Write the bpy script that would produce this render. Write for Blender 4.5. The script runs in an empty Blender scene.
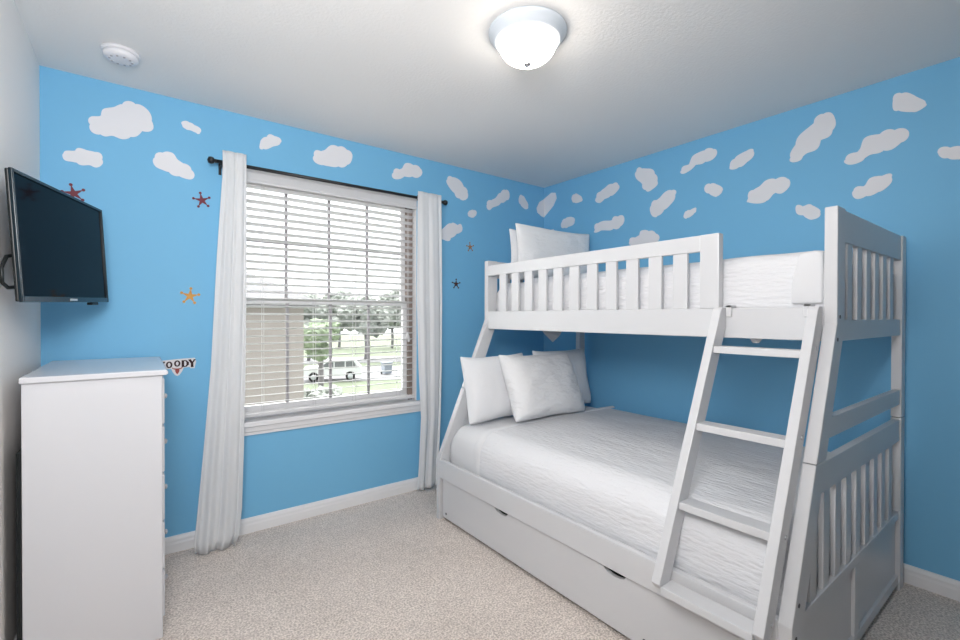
import bpy, bmesh, math, random
from mathutils import Vector, Matrix, noise

random.seed(7)
sc = bpy.context.scene
COL = sc.collection

# ---------------------------------------------------------------- camera
YW, XR, XL, ZC, YB = 2.937, 2.944, -0.364, 2.44, -1.25      # window wall, right wall, left wall, ceiling, back wall
cam_data = bpy.data.cameras.new('camera')
cam_data.sensor_width = 36.0
cam_data.lens = 452.98 / 960 * 36.0
cam_data.clip_start = 0.02
cam_data.clip_end = 400
cam = bpy.data.objects.new('camera', cam_data)
COL.objects.link(cam)
yaw, pit, rol = math.radians(37.062), math.radians(0.413), math.radians(0.116)
fw = Vector((math.sin(yaw) * math.cos(pit), math.cos(yaw) * math.cos(pit), -math.sin(pit)))
rt = Vector((math.cos(yaw), -math.sin(yaw), 0))
up = rt.cross(fw)
rt, up = rt * math.cos(rol) + up * math.sin(rol), up * math.cos(rol) - rt * math.sin(rol)
cam.matrix_world = Matrix(((rt.x, up.x, -fw.x, 0), (rt.y, up.y, -fw.y, 0), (rt.z, up.z, -fw.z, 1.27), (0, 0, 0, 1)))
sc.camera = cam

# ---------------------------------------------------------------- sky, exposure
world = bpy.data.worlds.new('overcast_sky')
sc.world = world
world.use_nodes = True
bg = world.node_tree.nodes['Background']
bg.inputs['Color'].default_value = (0.97, 0.98, 1.0, 1)
bg.inputs['Strength'].default_value = 1.7
sc.view_settings.view_transform = 'Standard'
sc.view_settings.look = 'None'
sc.view_settings.gamma = 1.0
sc.view_settings.use_curve_mapping = False
sc.view_settings.exposure = 0.40
# hazy sun: a very broad soft source high above the street side
sun = bpy.data.lights.new('hazy_sun', 'SUN')
sun.energy = 17.0
sun.angle = math.radians(130)
sun.color = (1.0, 0.985, 0.96)
suno = bpy.data.objects.new('hazy_sun', sun)
COL.objects.link(suno)
suno.location = (3, 12, 9)
suno.rotation_euler = Vector((-0.12, -0.80, -0.58)).to_track_quat('-Z', 'Y').to_euler()
LAMP_STRENGTH = 15.0
# soft fill light added above the camera to brighten the dark room
fl = bpy.data.lights.new('added_fill_light', 'AREA')
fl.shape = 'RECTANGLE'
fl.size = 0.6
fl.size_y = 0.5
fl.energy = 30.0
fl.color = (0.985, 0.98, 0.99)
flo = bpy.data.objects.new('added_fill_light', fl)
COL.objects.link(flo)
flo.location = (-0.06, 0.22, 1.80)
flo.rotation_euler = (math.radians(96), 0, math.radians(-23))
sc.cycles.max_bounces = 14
sc.cycles.diffuse_bounces = 8
sc.cycles.transparent_max_bounces = 16
sc.cycles.sample_clamp_indirect = 6.0
sc.cycles.use_denoising = True

# ---------------------------------------------------------------- materials
def mat(name, color, rough=0.5, spec=0.5, bump=None, vary=None, metal=0.0, coat=0.0):
    """principled material; bump=(scale,strength,distance,stretch) noise relief; vary=(color2, scale, lo, hi) noise mottling"""
    m = bpy.data.materials.new(name)
    m.use_nodes = True
    nt = m.node_tree
    b = nt.nodes['Principled BSDF']
    b.inputs['Base Color'].default_value = (*color, 1)
    b.inputs['Roughness'].default_value = rough
    b.inputs['Specular IOR Level'].default_value = spec
    b.inputs['Metallic'].default_value = metal
    b.inputs['Coat Weight'].default_value = coat
    tc = nt.nodes.new('ShaderNodeTexCoord')
    if bump:
        s, st, dist, stretch = bump
        mp = nt.nodes.new('ShaderNodeMapping')
        mp.inputs['Scale'].default_value = stretch
        nt.links.new(tc.outputs['Object'], mp.inputs['Vector'])
        n = nt.nodes.new('ShaderNodeTexNoise')
        n.inputs['Scale'].default_value = s
        n.inputs['Detail'].default_value = 5
        nt.links.new(mp.outputs['Vector'], n.inputs['Vector'])
        bp = nt.nodes.new('ShaderNodeBump')
        bp.inputs['Strength'].default_value = st
        bp.inputs['Distance'].default_value = dist
        nt.links.new(n.outputs['Fac'], bp.inputs['Height'])
        nt.links.new(bp.outputs['Normal'], b.inputs['Normal'])
    if vary:
        c2, s, lo, hi = vary
        n = nt.nodes.new('ShaderNodeTexNoise')
        n.inputs['Scale'].default_value = s
        n.inputs['Detail'].default_value = 6
        nt.links.new(tc.outputs['Object'], n.inputs['Vector'])
        r = nt.nodes.new('ShaderNodeValToRGB')
        r.color_ramp.elements[0].position = lo
        r.color_ramp.elements[0].color = (*c2, 1)
        r.color_ramp.elements[1].position = hi
        r.color_ramp.elements[1].color = (*color, 1)
        nt.links.new(n.outputs['Fac'], r.inputs['Fac'])
        nt.links.new(r.outputs['Color'], b.inputs['Base Color'])
    return m

M = {}
M['blue'] = mat('blue_wall_paint', (0.185, 0.475, 0.725), 0.6, 0.3, bump=(220, 0.12, 0.002, (1, 1, 1)))
M['wall_white'] = mat('white_wall_paint', (0.90, 0.865, 0.835), 0.65, 0.3, bump=(220, 0.12, 0.002, (1, 1, 1)))
M['back_wall'] = mat('grey_wall_paint', (0.34, 0.32, 0.30), 0.7, 0.3)
M['ceiling'] = mat('textured_ceiling_paint', (0.80, 0.79, 0.775), 0.8, 0.2, bump=(75, 0.4, 0.004, (1, 1, 1)))
M['trim'] = mat('white_trim_paint', (0.80, 0.80, 0.81), 0.35, 0.5)
M['bed'] = mat('white_bed_paint', (0.605, 0.61, 0.625), 0.32, 0.5)
M['bed_seam'] = mat('grey_bolt_cap', (0.10, 0.10, 0.11), 0.5, 0.4)
M['dresser'] = mat('white_dresser_lacquer', (0.645, 0.65, 0.675), 0.22, 0.5)
M['chrome'] = mat('brushed_nickel', (0.62, 0.62, 0.64), 0.28, 0.5, metal=1.0)
M['linen'] = mat('white_cotton', (0.70, 0.705, 0.72), 0.85, 0.15, bump=(14, 0.35, 0.012, (1, 1, 1)))
M['pillow'] = mat('white_pillow_cotton', (0.77, 0.775, 0.785), 0.85, 0.15, bump=(8, 0.75, 0.03, (1, 1, 2.2)))
M['pillow_back'] = mat('white_sham_cotton', (0.76, 0.77, 0.79), 0.85, 0.15, bump=(11, 0.35, 0.02, (1.6, 1, 1)))
M['coverlet'] = mat('white_matelasse_weave', (0.72, 0.725, 0.745), 0.8, 0.15, bump=(20, 0.65, 0.011, (3.4, 0.9, 4.2)))
M['mattress'] = mat('white_mattress_ticking', (0.78, 0.79, 0.80), 0.85, 0.15, bump=(40, 0.2, 0.004, (1, 1, 1)))
M['black_metal'] = mat('black_rod_metal', (0.012, 0.012, 0.014), 0.4, 0.5)
M['tv_plastic'] = mat('black_tv_plastic', (0.010, 0.013, 0.014), 0.35, 0.3)
M['tv_bezel'] = mat('glossy_dark_bezel', (0.008, 0.018, 0.026), 0.22, 0.25)
M['tv_screen'] = mat('dark_glossy_screen', (0.003, 0.004, 0.006), 0.07, 0.04)
M['silver'] = mat('silver_plastic', (0.55, 0.58, 0.60), 0.3, 0.5)
M['cloud'] = mat('white_cloud_vinyl', (0.77, 0.765, 0.79), 0.55, 0.25)
M['star_red'] = mat('dark_red_vinyl', (0.16, 0.02, 0.035), 0.5, 0.3)
M['star_gold'] = mat('orange_gold_vinyl', (0.62, 0.30, 0.06), 0.5, 0.3)
M['star_tan'] = mat('tan_brown_vinyl', (0.36, 0.18, 0.09), 0.5, 0.3)
M['star_dark'] = mat('dark_brown_vinyl', (0.07, 0.035, 0.03), 0.5, 0.3)
M['decal_white'] = mat('white_decal_backing', (0.72, 0.70, 0.72), 0.5, 0.3)
M['decal_dark'] = mat('maroon_black_lettering', (0.035, 0.012, 0.016), 0.5, 0.3)
M['decal_red'] = mat('muted_red_decal', (0.35, 0.08, 0.07), 0.5, 0.3)
M['lamp_base'] = mat('white_enamel_lamp_base', (0.58, 0.62, 0.66), 0.25, 0.5)
M['plastic'] = mat('white_plastic', (0.74, 0.74, 0.77), 0.4, 0.4)
M['plastic_grey'] = mat('grey_plastic', (0.35, 0.35, 0.37), 0.5, 0.4)
M['vinyl'] = mat('white_window_vinyl', (0.74, 0.74, 0.75), 0.4, 0.4)
M['grid'] = mat('backlit_window_grid', (0.30, 0.29, 0.30), 0.5, 0.3)  # white muntins, with their backlit shade put into the grey colour
M['taupe'] = mat('taupe_window_frame', (0.26, 0.21, 0.185), 0.5, 0.3)
M['blind'] = mat('white_blind_slat', (0.64, 0.64, 0.65), 0.4, 0.4)
M['stucco'] = mat('brown_stucco', (0.20, 0.155, 0.125), 0.9, 0.2, bump=(60, 0.4, 0.01, (1, 1, 1)))
M['house_wall'] = mat('beige_stucco', (0.36, 0.325, 0.305), 0.9, 0.2, bump=(20, 0.3, 0.02, (1, 1, 1)))
M['house_roof'] = mat('pale_roof_tiles', (0.16, 0.16, 0.165), 0.9, 0.2, bump=(6, 0.4, 0.05, (1, 1, 1)))
M['house_glass'] = mat('dark_house_glass', (0.0210, 0.0252, 0.0294), 0.15, 0.5)
M['grass'] = mat('lawn_grass', (0.15, 0.17, 0.125), 0.95, 0.1, vary=((0.125, 0.15, 0.10), 1.2, 0.35, 0.7))
M['asphalt'] = mat('pale_road', (0.20, 0.20, 0.205), 0.9, 0.2, vary=((0.18, 0.18, 0.185), 2.0, 0.4, 0.7))
M['leaf'] = mat('tree_leaves', (0.23, 0.25, 0.23), 0.9, 0.1, vary=((0.36, 0.38, 0.35), 1.5, 0.35, 0.65))
M['leaf_light'] = mat('young_tree_leaves', (0.30, 0.36, 0.25), 0.9, 0.1, vary=((0.24, 0.29, 0.21), 3, 0.35, 0.65))
M['bark'] = mat('tree_bark', (0.22, 0.21, 0.22), 0.95, 0.1)
M['car_paint'] = mat('white_car_paint', (0.72, 0.73, 0.75), 0.3, 0.5, coat=0.5)
M['car_glass'] = mat('dark_car_glass', (0.16, 0.17, 0.18), 0.12, 0.5)
M['tyre'] = mat('black_rubber', (0.0126, 0.0126, 0.0126), 0.8, 0.2)
M['bin'] = mat('grey_bin_plastic', (0.22, 0.25, 0.28), 0.6, 0.3)

def carpet_material():
    m = bpy.data.materials.new('beige_cut_pile_carpet')
    m.use_nodes = True
    nt = m.node_tree
    b = nt.nodes['Principled BSDF']
    b.inputs['Roughness'].default_value = 1.0
    b.inputs['Specular IOR Level'].default_value = 0.05
    b.inputs['Sheen Weight'].default_value = 0.15
    tc = nt.nodes.new('ShaderNodeTexCoord')
    def nz(scale, detail, rough=0.6):
        n = nt.nodes.new('ShaderNodeTexNoise')
        n.inputs['Scale'].default_value = scale
        n.inputs['Detail'].default_value = detail
        n.inputs['Roughness'].default_value = rough
        nt.links.new(tc.outputs['Object'], n.inputs['Vector'])
        return n
    fine, mid, big = nz(120, 3), nz(24, 5), nz(2.6, 3)
    def ramp(src, c1, c2, lo, hi):
        r = nt.nodes.new('ShaderNodeValToRGB')
        r.color_ramp.elements[0].position = lo
        r.color_ramp.elements[1].position = hi
        r.color_ramp.elements[0].color = (*c1, 1)
        r.color_ramp.elements[1].color = (*c2, 1)
        nt.links.new(src.outputs['Fac'], r.inputs['Fac'])
        return r
    a = ramp(fine, (0.58, 0.50, 0.445), (1.0, 0.905, 0.83), 0.40, 0.60)
    c = ramp(mid, (0.86, 0.85, 0.845), (1.0, 1.0, 1.0), 0.3, 0.62)
    d = ramp(big, (0.91, 0.905, 0.90), (1.0, 1.0, 1.0), 0.35, 0.65)
    def mul(x, y):
        k = nt.nodes.new('ShaderNodeMix')
        k.data_type = 'RGBA'
        k.blend_type = 'MULTIPLY'
        k.inputs[0].default_value = 1.0
        nt.links.new(x, k.inputs[6])
        nt.links.new(y, k.inputs[7])
        return k.outputs[2]
    col = mul(mul(a.outputs['Color'], c.outputs['Color']), d.outputs['Color'])
    nt.links.new(col, b.inputs['Base Color'])
    bp = nt.nodes.new('ShaderNodeBump')
    bp.inputs['Strength'].default_value = 0.75
    bp.inputs['Distance'].default_value = 0.012
    ad = nt.nodes.new('ShaderNodeMath')
    ad.operation = 'ADD'
    nt.links.new(fine.outputs['Fac'], ad.inputs[0])
    nt.links.new(mid.outputs['Fac'], ad.inputs[1])
    nt.links.new(ad.outputs[0], bp.inputs['Height'])
    nt.links.new(bp.outputs['Normal'], b.inputs['Normal'])
    return m
M['carpet'] = carpet_material()

def curtain_material():
    m = bpy.data.materials.new('white_linen_curtain')
    m.use_nodes = True
    nt = m.node_tree
    nt.nodes.remove(nt.nodes['Principled BSDF'])
    out = nt.nodes['Material Output']
    d = nt.nodes.new('ShaderNodeBsdfDiffuse')
    t = nt.nodes.new('ShaderNodeBsdfTranslucent')
    d.inputs['Color'].default_value = (0.86, 0.865, 0.87, 1)
    t.inputs['Color'].default_value = (0.80, 0.82, 0.84, 1)
    mx = nt.nodes.new('ShaderNodeMixShader')
    mx.inputs['Fac'].default_value = 0.3
    nt.links.new(d.outputs[0], mx.inputs[1])
    nt.links.new(t.outputs[0], mx.inputs[2])
    nt.links.new(mx.outputs[0], out.inputs['Surface'])
    tc = nt.nodes.new('ShaderNodeTexCoord')
    mp = nt.nodes.new('ShaderNodeMapping')
    mp.inputs['Scale'].default_value = (1, 1, 0.12)
    n = nt.nodes.new('ShaderNodeTexNoise')
    n.inputs['Scale'].default_value = 60
    n.inputs['Detail'].default_value = 3
    bp = nt.nodes.new('ShaderNodeBump')
    bp.inputs['Strength'].default_value = 0.10
    bp.inputs['Distance'].default_value = 0.004
    nt.links.new(tc.outputs['Object'], mp.inputs['Vector'])
    nt.links.new(mp.outputs['Vector'], n.inputs['Vector'])
    nt.links.new(n.outputs['Fac'], bp.inputs['Height'])
    nt.links.new(bp.outputs['Normal'], d.inputs['Normal'])
    return m
M['curtain'] = curtain_material()

def glass_material():
    m = bpy.data.materials.new('clear_window_glass')
    m.use_nodes = True
    nt = m.node_tree
    nt.nodes.remove(nt.nodes['Principled BSDF'])
    out = nt.nodes['Material Output']
    t = nt.nodes.new('ShaderNodeBsdfTransparent')
    t.inputs['Color'].default_value = (0.96, 0.97, 0.97, 1)
    g = nt.nodes.new('ShaderNodeBsdfGlossy')
    g.inputs['Roughness'].default_value = 0.02
    fr = nt.nodes.new('ShaderNodeFresnel')
    fr.inputs['IOR'].default_value = 1.3
    mx = nt.nodes.new('ShaderNodeMixShader')
    nt.links.new(fr.outputs[0], mx.inputs['Fac'])
    nt.links.new(t.outputs[0], mx.inputs[1])
    nt.links.new(g.outputs[0], mx.inputs[2])
    nt.links.new(mx.outputs[0], out.inputs['Surface'])
    return m
M['glass'] = glass_material()

def lamp_glass_material():
    m = bpy.data.materials.new('lit_frosted_lamp_glass')
    m.use_nodes = True
    b = m.node_tree.nodes['Principled BSDF']
    b.inputs['Base Color'].default_value = (0.9, 0.88, 0.84, 1)
    b.inputs['Roughness'].default_value = 0.35
    b.inputs['Emission Color'].default_value = (1.0, 0.91, 0.80, 1)
    b.inputs['Emission Strength'].default_value = LAMP_STRENGTH
    return m
M['lamp_glass'] = lamp_glass_material()

# ---------------------------------------------------------------- helpers
ORG = {}                                     # world origin of each thing, for parenting parts built in room coordinates

def tag(o, label=None, cat=None, group=None, kind=None):
    if label: o['label'] = label
    if cat: o['category'] = cat
    if group: o['group'] = group
    if kind: o['kind'] = kind
    return o

def thing(name, loc, label, cat, group=None, rot=None, kind=None):
    o = bpy.data.objects.new(name, None)
    o.empty_display_size = 0.05
    COL.objects.link(o)
    o.location = loc
    if rot is not None:
        o.rotation_euler = rot
    ORG[o.name] = Vector(loc)
    return tag(o, label, cat, group, kind)

def obj(name, bm, m, parent=None, smooth=False, local=False, loc=None, subsurf=0):
    """link a bmesh (room coordinates, or the thing's own when local) as ONE mesh object"""
    org = ORG[parent.name] if parent is not None else (Vector(loc) if loc is not None else Vector((0, 0, 0)))
    if not local:
        bmesh.ops.translate(bm, vec=-org, verts=bm.verts)
    bmesh.ops.recalc_face_normals(bm, faces=bm.faces)
    me = bpy.data.meshes.new(name)
    bm.to_mesh(me)
    bm.free()
    if smooth:
        for p in me.polygons:
            p.use_smooth = True
    me.materials.append(m)
    o = bpy.data.objects.new(name, me)
    COL.objects.link(o)
    if parent is not None:
        o.parent = parent
    else:
        o.location = org
    ORG[o.name] = org
    if subsurf:
        s = o.modifiers.new('smooth', 'SUBSURF')
        s.levels = subsurf
        s.render_levels = subsurf
    return o

def struct(name, bm, m, parent=None, smooth=False):
    o = obj(name, bm, m, parent, smooth)
    if parent is None:
        o['kind'] = 'structure'
    return o

def BM():
    return bmesh.new()

def merge(dst, src):
    me = bpy.data.meshes.new('tmp')
    src.to_mesh(me)
    src.free()
    dst.from_mesh(me)
    bpy.data.meshes.remove(me)

def box(bm, x0, x1, y0, y1, z0, z1, b=0.0):
    t = bmesh.new()
    bmesh.ops.create_cube(t, size=1.0)
    bmesh.ops.scale(t, vec=(x1 - x0, y1 - y0, z1 - z0), verts=t.verts)
    bmesh.ops.translate(t, vec=((x0 + x1) / 2, (y0 + y1) / 2, (z0 + z1) / 2), verts=t.verts)
    if b > 0:
        bmesh.ops.bevel(t, geom=list(t.edges), offset=b, segments=2, affect='EDGES', profile=0.5)
    merge(bm, t)
    return bm

def B(*a):
    return box(BM(), *a)

def prism(bm, pts, axis, a, b, bev=0.0):
    """closed 2-D outline extruded along axis from a to b; axis 'y': pts are (x,z); 'x': (y,z); 'z': (x,y)"""
    t = bmesh.new()
    def P(p, d):
        return {'y': (p[0], d, p[1]), 'x': (d, p[0], p[1]), 'z': (p[0], p[1], d)}[axis]
    lo = [t.verts.new(P(p, a)) for p in pts]
    hi = [t.verts.new(P(p, b)) for p in pts]
    n = len(pts)
    t.faces.new(lo)
    t.faces.new(list(reversed(hi)))
    for i in range(n):
        t.faces.new((lo[i], hi[i], hi[(i + 1) % n], lo[(i + 1) % n]))
    bmesh.ops.recalc_face_normals(t, faces=t.faces)
    if bev > 0:
        bmesh.ops.bevel(t, geom=list(t.edges), offset=bev, segments=2, affect='EDGES', profile=0.5)
    merge(bm, t)
    return bm

def lathe(bm, prof, c, n=40, axis='z'):
    """revolve (radius, height) pairs about a line through c"""
    rings = []
    for r, h in prof:
        ring = []
        for i in range(n):
            a = 2 * math.pi * i / n
            u, v = r * math.cos(a), r * math.sin(a)
            p = {'z': (u, v, h), 'x': (h, u, v), 'y': (u, h, v)}[axis]
            ring.append(bm.verts.new((c[0] + p[0], c[1] + p[1], c[2] + p[2])))
        rings.append(ring)
    for a, b in zip(rings[:-1], rings[1:]):
        for i in range(n):
            bm.faces.new((a[i], a[(i + 1) % n], b[(i + 1) % n], b[i]))
    if prof[0][0] > 1e-6: bm.faces.new(rings[0])
    if prof[-1][0] > 1e-6: bm.faces.new(rings[-1])
    bmesh.ops.remove_doubles(bm, verts=bm.verts, dist=1e-6)
    return bm

def tube(bm, pts, r, n=10):
    pts = [Vector(p) for p in pts]
    rings = []
    for i, p in enumerate(pts):
        d = (pts[min(i + 1, len(pts) - 1)] - pts[max(i - 1, 0)]).normalized()
        s = d.cross(Vector((0.31, 0.17, 0.93)))
        if s.length < 1e-3: s = d.cross(Vector((1, 0, 0)))
        s.normalize()
        q = d.cross(s)
        rings.append([bm.verts.new(p + (s * math.cos(2 * math.pi * k / n) + q * math.sin(2 * math.pi * k / n)) * r) for k in range(n)])
    for a, b in zip(rings[:-1], rings[1:]):
        for k in range(n):
            bm.faces.new((a[k], a[(k + 1) % n], b[(k + 1) % n], b[k]))
    bm.faces.new(rings[0])
    bm.faces.new(rings[-1])
    return bm

def smooth_loop(pts, n=4):
    out = []
    L = len(pts)
    for i in range(L):
        p0, p1, p2, p3 = [Vector(pts[(i + k) % L]) for k in (-1, 0, 1, 2)]
        for k in range(n):
            t = k / n
            out.append(tuple(0.5 * ((2 * p1) + (p2 - p0) * t + (2 * p0 - 5 * p1 + 4 * p2 - p3) * t * t + (3 * p1 - p0 - 3 * p2 + p3) * t ** 3)))
    return out

def ico(bm, c, r, sub=2, squash=(1, 1, 1), amp=0.0, freq=1.0):
    t = bmesh.new()
    bmesh.ops.create_icosphere(t, subdivisions=sub, radius=1.0)
    for v in t.verts:
        d = 1 + amp * noise.noise(v.co * freq + Vector(c))
        v.co = Vector((c[0] + v.co.x * r * d * squash[0], c[1] + v.co.y * r * d * squash[1], c[2] + v.co.z * r * d * squash[2]))
    merge(bm, t)
    return bm

# ================================================================ THE ROOM
struct('floor', B(XL - 0.12, XR + 0.12, YB - 0.12, YW + 0.2, -0.12, 0.0), M['carpet'])
struct('ceiling', B(XL - 0.12, XR + 0.12, YB - 0.12, YW + 0.2, ZC, ZC + 0.12), M['ceiling'])
struct('wall_left', B(XL - 0.12, XL, YB - 0.12, YW + 0.2, 0, ZC), M['wall_white'])
struct('wall_right', B(XR, XR + 0.12, YB - 0.12, YW + 0.2, 0, ZC), M['blue'])
struct('wall_back', B(XL, XR, YB - 0.12, YB, 0, ZC), M['back_wall'])

# window wall: opening WX0..WX1, WZ0..WZ1, reveal runs out to the stucco face
WX0, WX1, WZ0, WZ1 = 0.385, 1.632, 0.655, 2.135
bm = BM()
for a in ((XL, WX0, 0, ZC), (WX1, XR, 0, ZC), (WX0, WX1, 0, WZ0 - 0.03), (WX0, WX1, WZ1, ZC)):
    box(bm, a[0], a[1], YW, YW + 0.10, a[2], a[3])
struct('wall_window', bm, M['blue'])
bm = BM()
for a in ((XL - 0.1, WX0 - 0.0, 0, ZC), (WX1, XR + .1, 0, ZC), (WX0, WX1, 0, WZ0 - 0.03), (WX0, WX1, WZ1, ZC)):
    box(bm, a[0], a[1], YW + 0.105, YW + 0.20, a[2], a[3])
struct('wall_exterior', bm, M['stucco'])

def baseboard(name, pts_axis, a, b, wallpos, sgn):
    # profile (distance from wall, height)
    prof = [(0, 0.0), (0.016, 0.0), (0.016, 0.045), (0.013, 0.055), (0.013, 0.068), (0.008, 0.082), (0, 0.086)]
    bm = BM()
    if pts_axis == 'x':     # runs along x on the window/back wall
        prism(bm, [(wallpos + sgn * d, z) for d, z in prof], 'x', a, b)
    else:
        prism(bm, [(wallpos + sgn * d, z) for d, z in prof], 'y', a, b)
    struct(name, bm, M['trim'])
baseboard('baseboard_window', 'x', XL + 0.016, XR - 0.016, YW, -1)
baseboard('baseboard_right', 'y', YB, YW, XR, -1)
baseboard('baseboard_left', 'y', YB, YW, XL, 1)

# ---- window_1
GY = 3.025                                    # pane plane
win = thing('window_1', (1.0, GY, WZ0), None, None, kind='structure')
bm = BM()
box(bm, WX0, WX0 + 0.045, GY - 0.035, GY + 0.045, WZ0, WZ1, 0.003)
box(bm, WX1 - 0.040, WX1, GY - 0.035, GY + 0.045, WZ0, WZ1, 0.003)
box(bm, WX0 + 0.045, WX1 - 0.040, GY - 0.035, GY + 0.045, WZ1 - 0.04, WZ1, 0.003)
obj('window_frame', bm, M['taupe'], win)
obj('frame_base', B(WX0 + 0.045, WX1 - 0.040, GY - 0.035, GY + 0.045, WZ0, WZ0 + 0.04, 0.003), M['vinyl'], win)
ix0, ix1 = WX0 + 0.045, WX1 - 0.040
def sash(name, z0, z1, y0, muntins_h):
    bm = BM()
    w = 0.034
    box(bm, ix0, ix0 + w, y0, y0 + 0.025, z0, z1, 0.003)
    box(bm, ix1 - w, ix1, y0, y0 + 0.025, z0, z1, 0.003)
    box(bm, ix0 + w, ix1 - w, y0, y0 + 0.025, z0, z0 + w, 0.003)
    box(bm, ix0 + w, ix1 - w, y0, y0 + 0.025, z1 - w, z1, 0.003)
    s = obj(name, bm, M['vinyl'], win)
    g = BM()
    for x in (0.754, 1.027, 1.296):
        box(g, x - 0.009, x + 0.009, y0 + 0.008, y0 + 0.018, z0 + w, z1 - w)
    for z in muntins_h:
        box(g, ix0 + w, ix1 - w, y0 + 0.0085, y0 + 0.0175, z - 0.009, z + 0.009)
    obj('muntin_grid', g, M['grid'], s)
    obj('glass_pane', B(ix0 + w, ix1 - w, y0 + 0.011, y0 + 0.014, z0 + w, z1 - w), M['glass'], s)
sash('upper_sash', 1.345, WZ1 - 0.04, GY + 0.012, (1.735,))
sash('lower_sash', WZ0 + 0.04, 1.385, GY - 0.018, ())
# white drywall return lining, stool and apron
bm = BM()
box(bm, WX1 - 0.004, WX1 + 0.001, YW - 0.001, GY - 0.036, WZ0, WZ1)
box(bm, WX0 - 0.001, WX0 + 0.004, YW - 0.001, GY - 0.036, WZ0, WZ1)
box(bm, WX0 - 0.001, WX1 + 0.001, YW - 0.001, GY - 0.036, WZ1 - 0.004, WZ1 + 0.001)
obj('reveal_lining', bm, M['trim'], win)
bm = BM()
box(bm, WX0, WX1, YW - 0.01, GY - 0.036, WZ0 - 0.03, WZ0, 0.0)
box(bm, WX0 - 0.06, WX1 + 0.05, YW - 0.045, YW, WZ0 - 0.03, WZ0, 0.006)
obj('window_sill', bm, M['trim'], win)
bm = BM()
prism(bm, [(YW - 0.0, WZ0 - 0.031), (YW - 0.030, WZ0 - 0.031), (YW - 0.026, WZ0 - 0.06), (YW - 0.014, WZ0 - 0.065), (YW - 0.014, WZ0 - 0.082), (YW, WZ0 - 0.082)], 'x', WX0 - 0.04, WX1 + 0.03)
obj('window_apron', bm, M['trim'], win)

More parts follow.
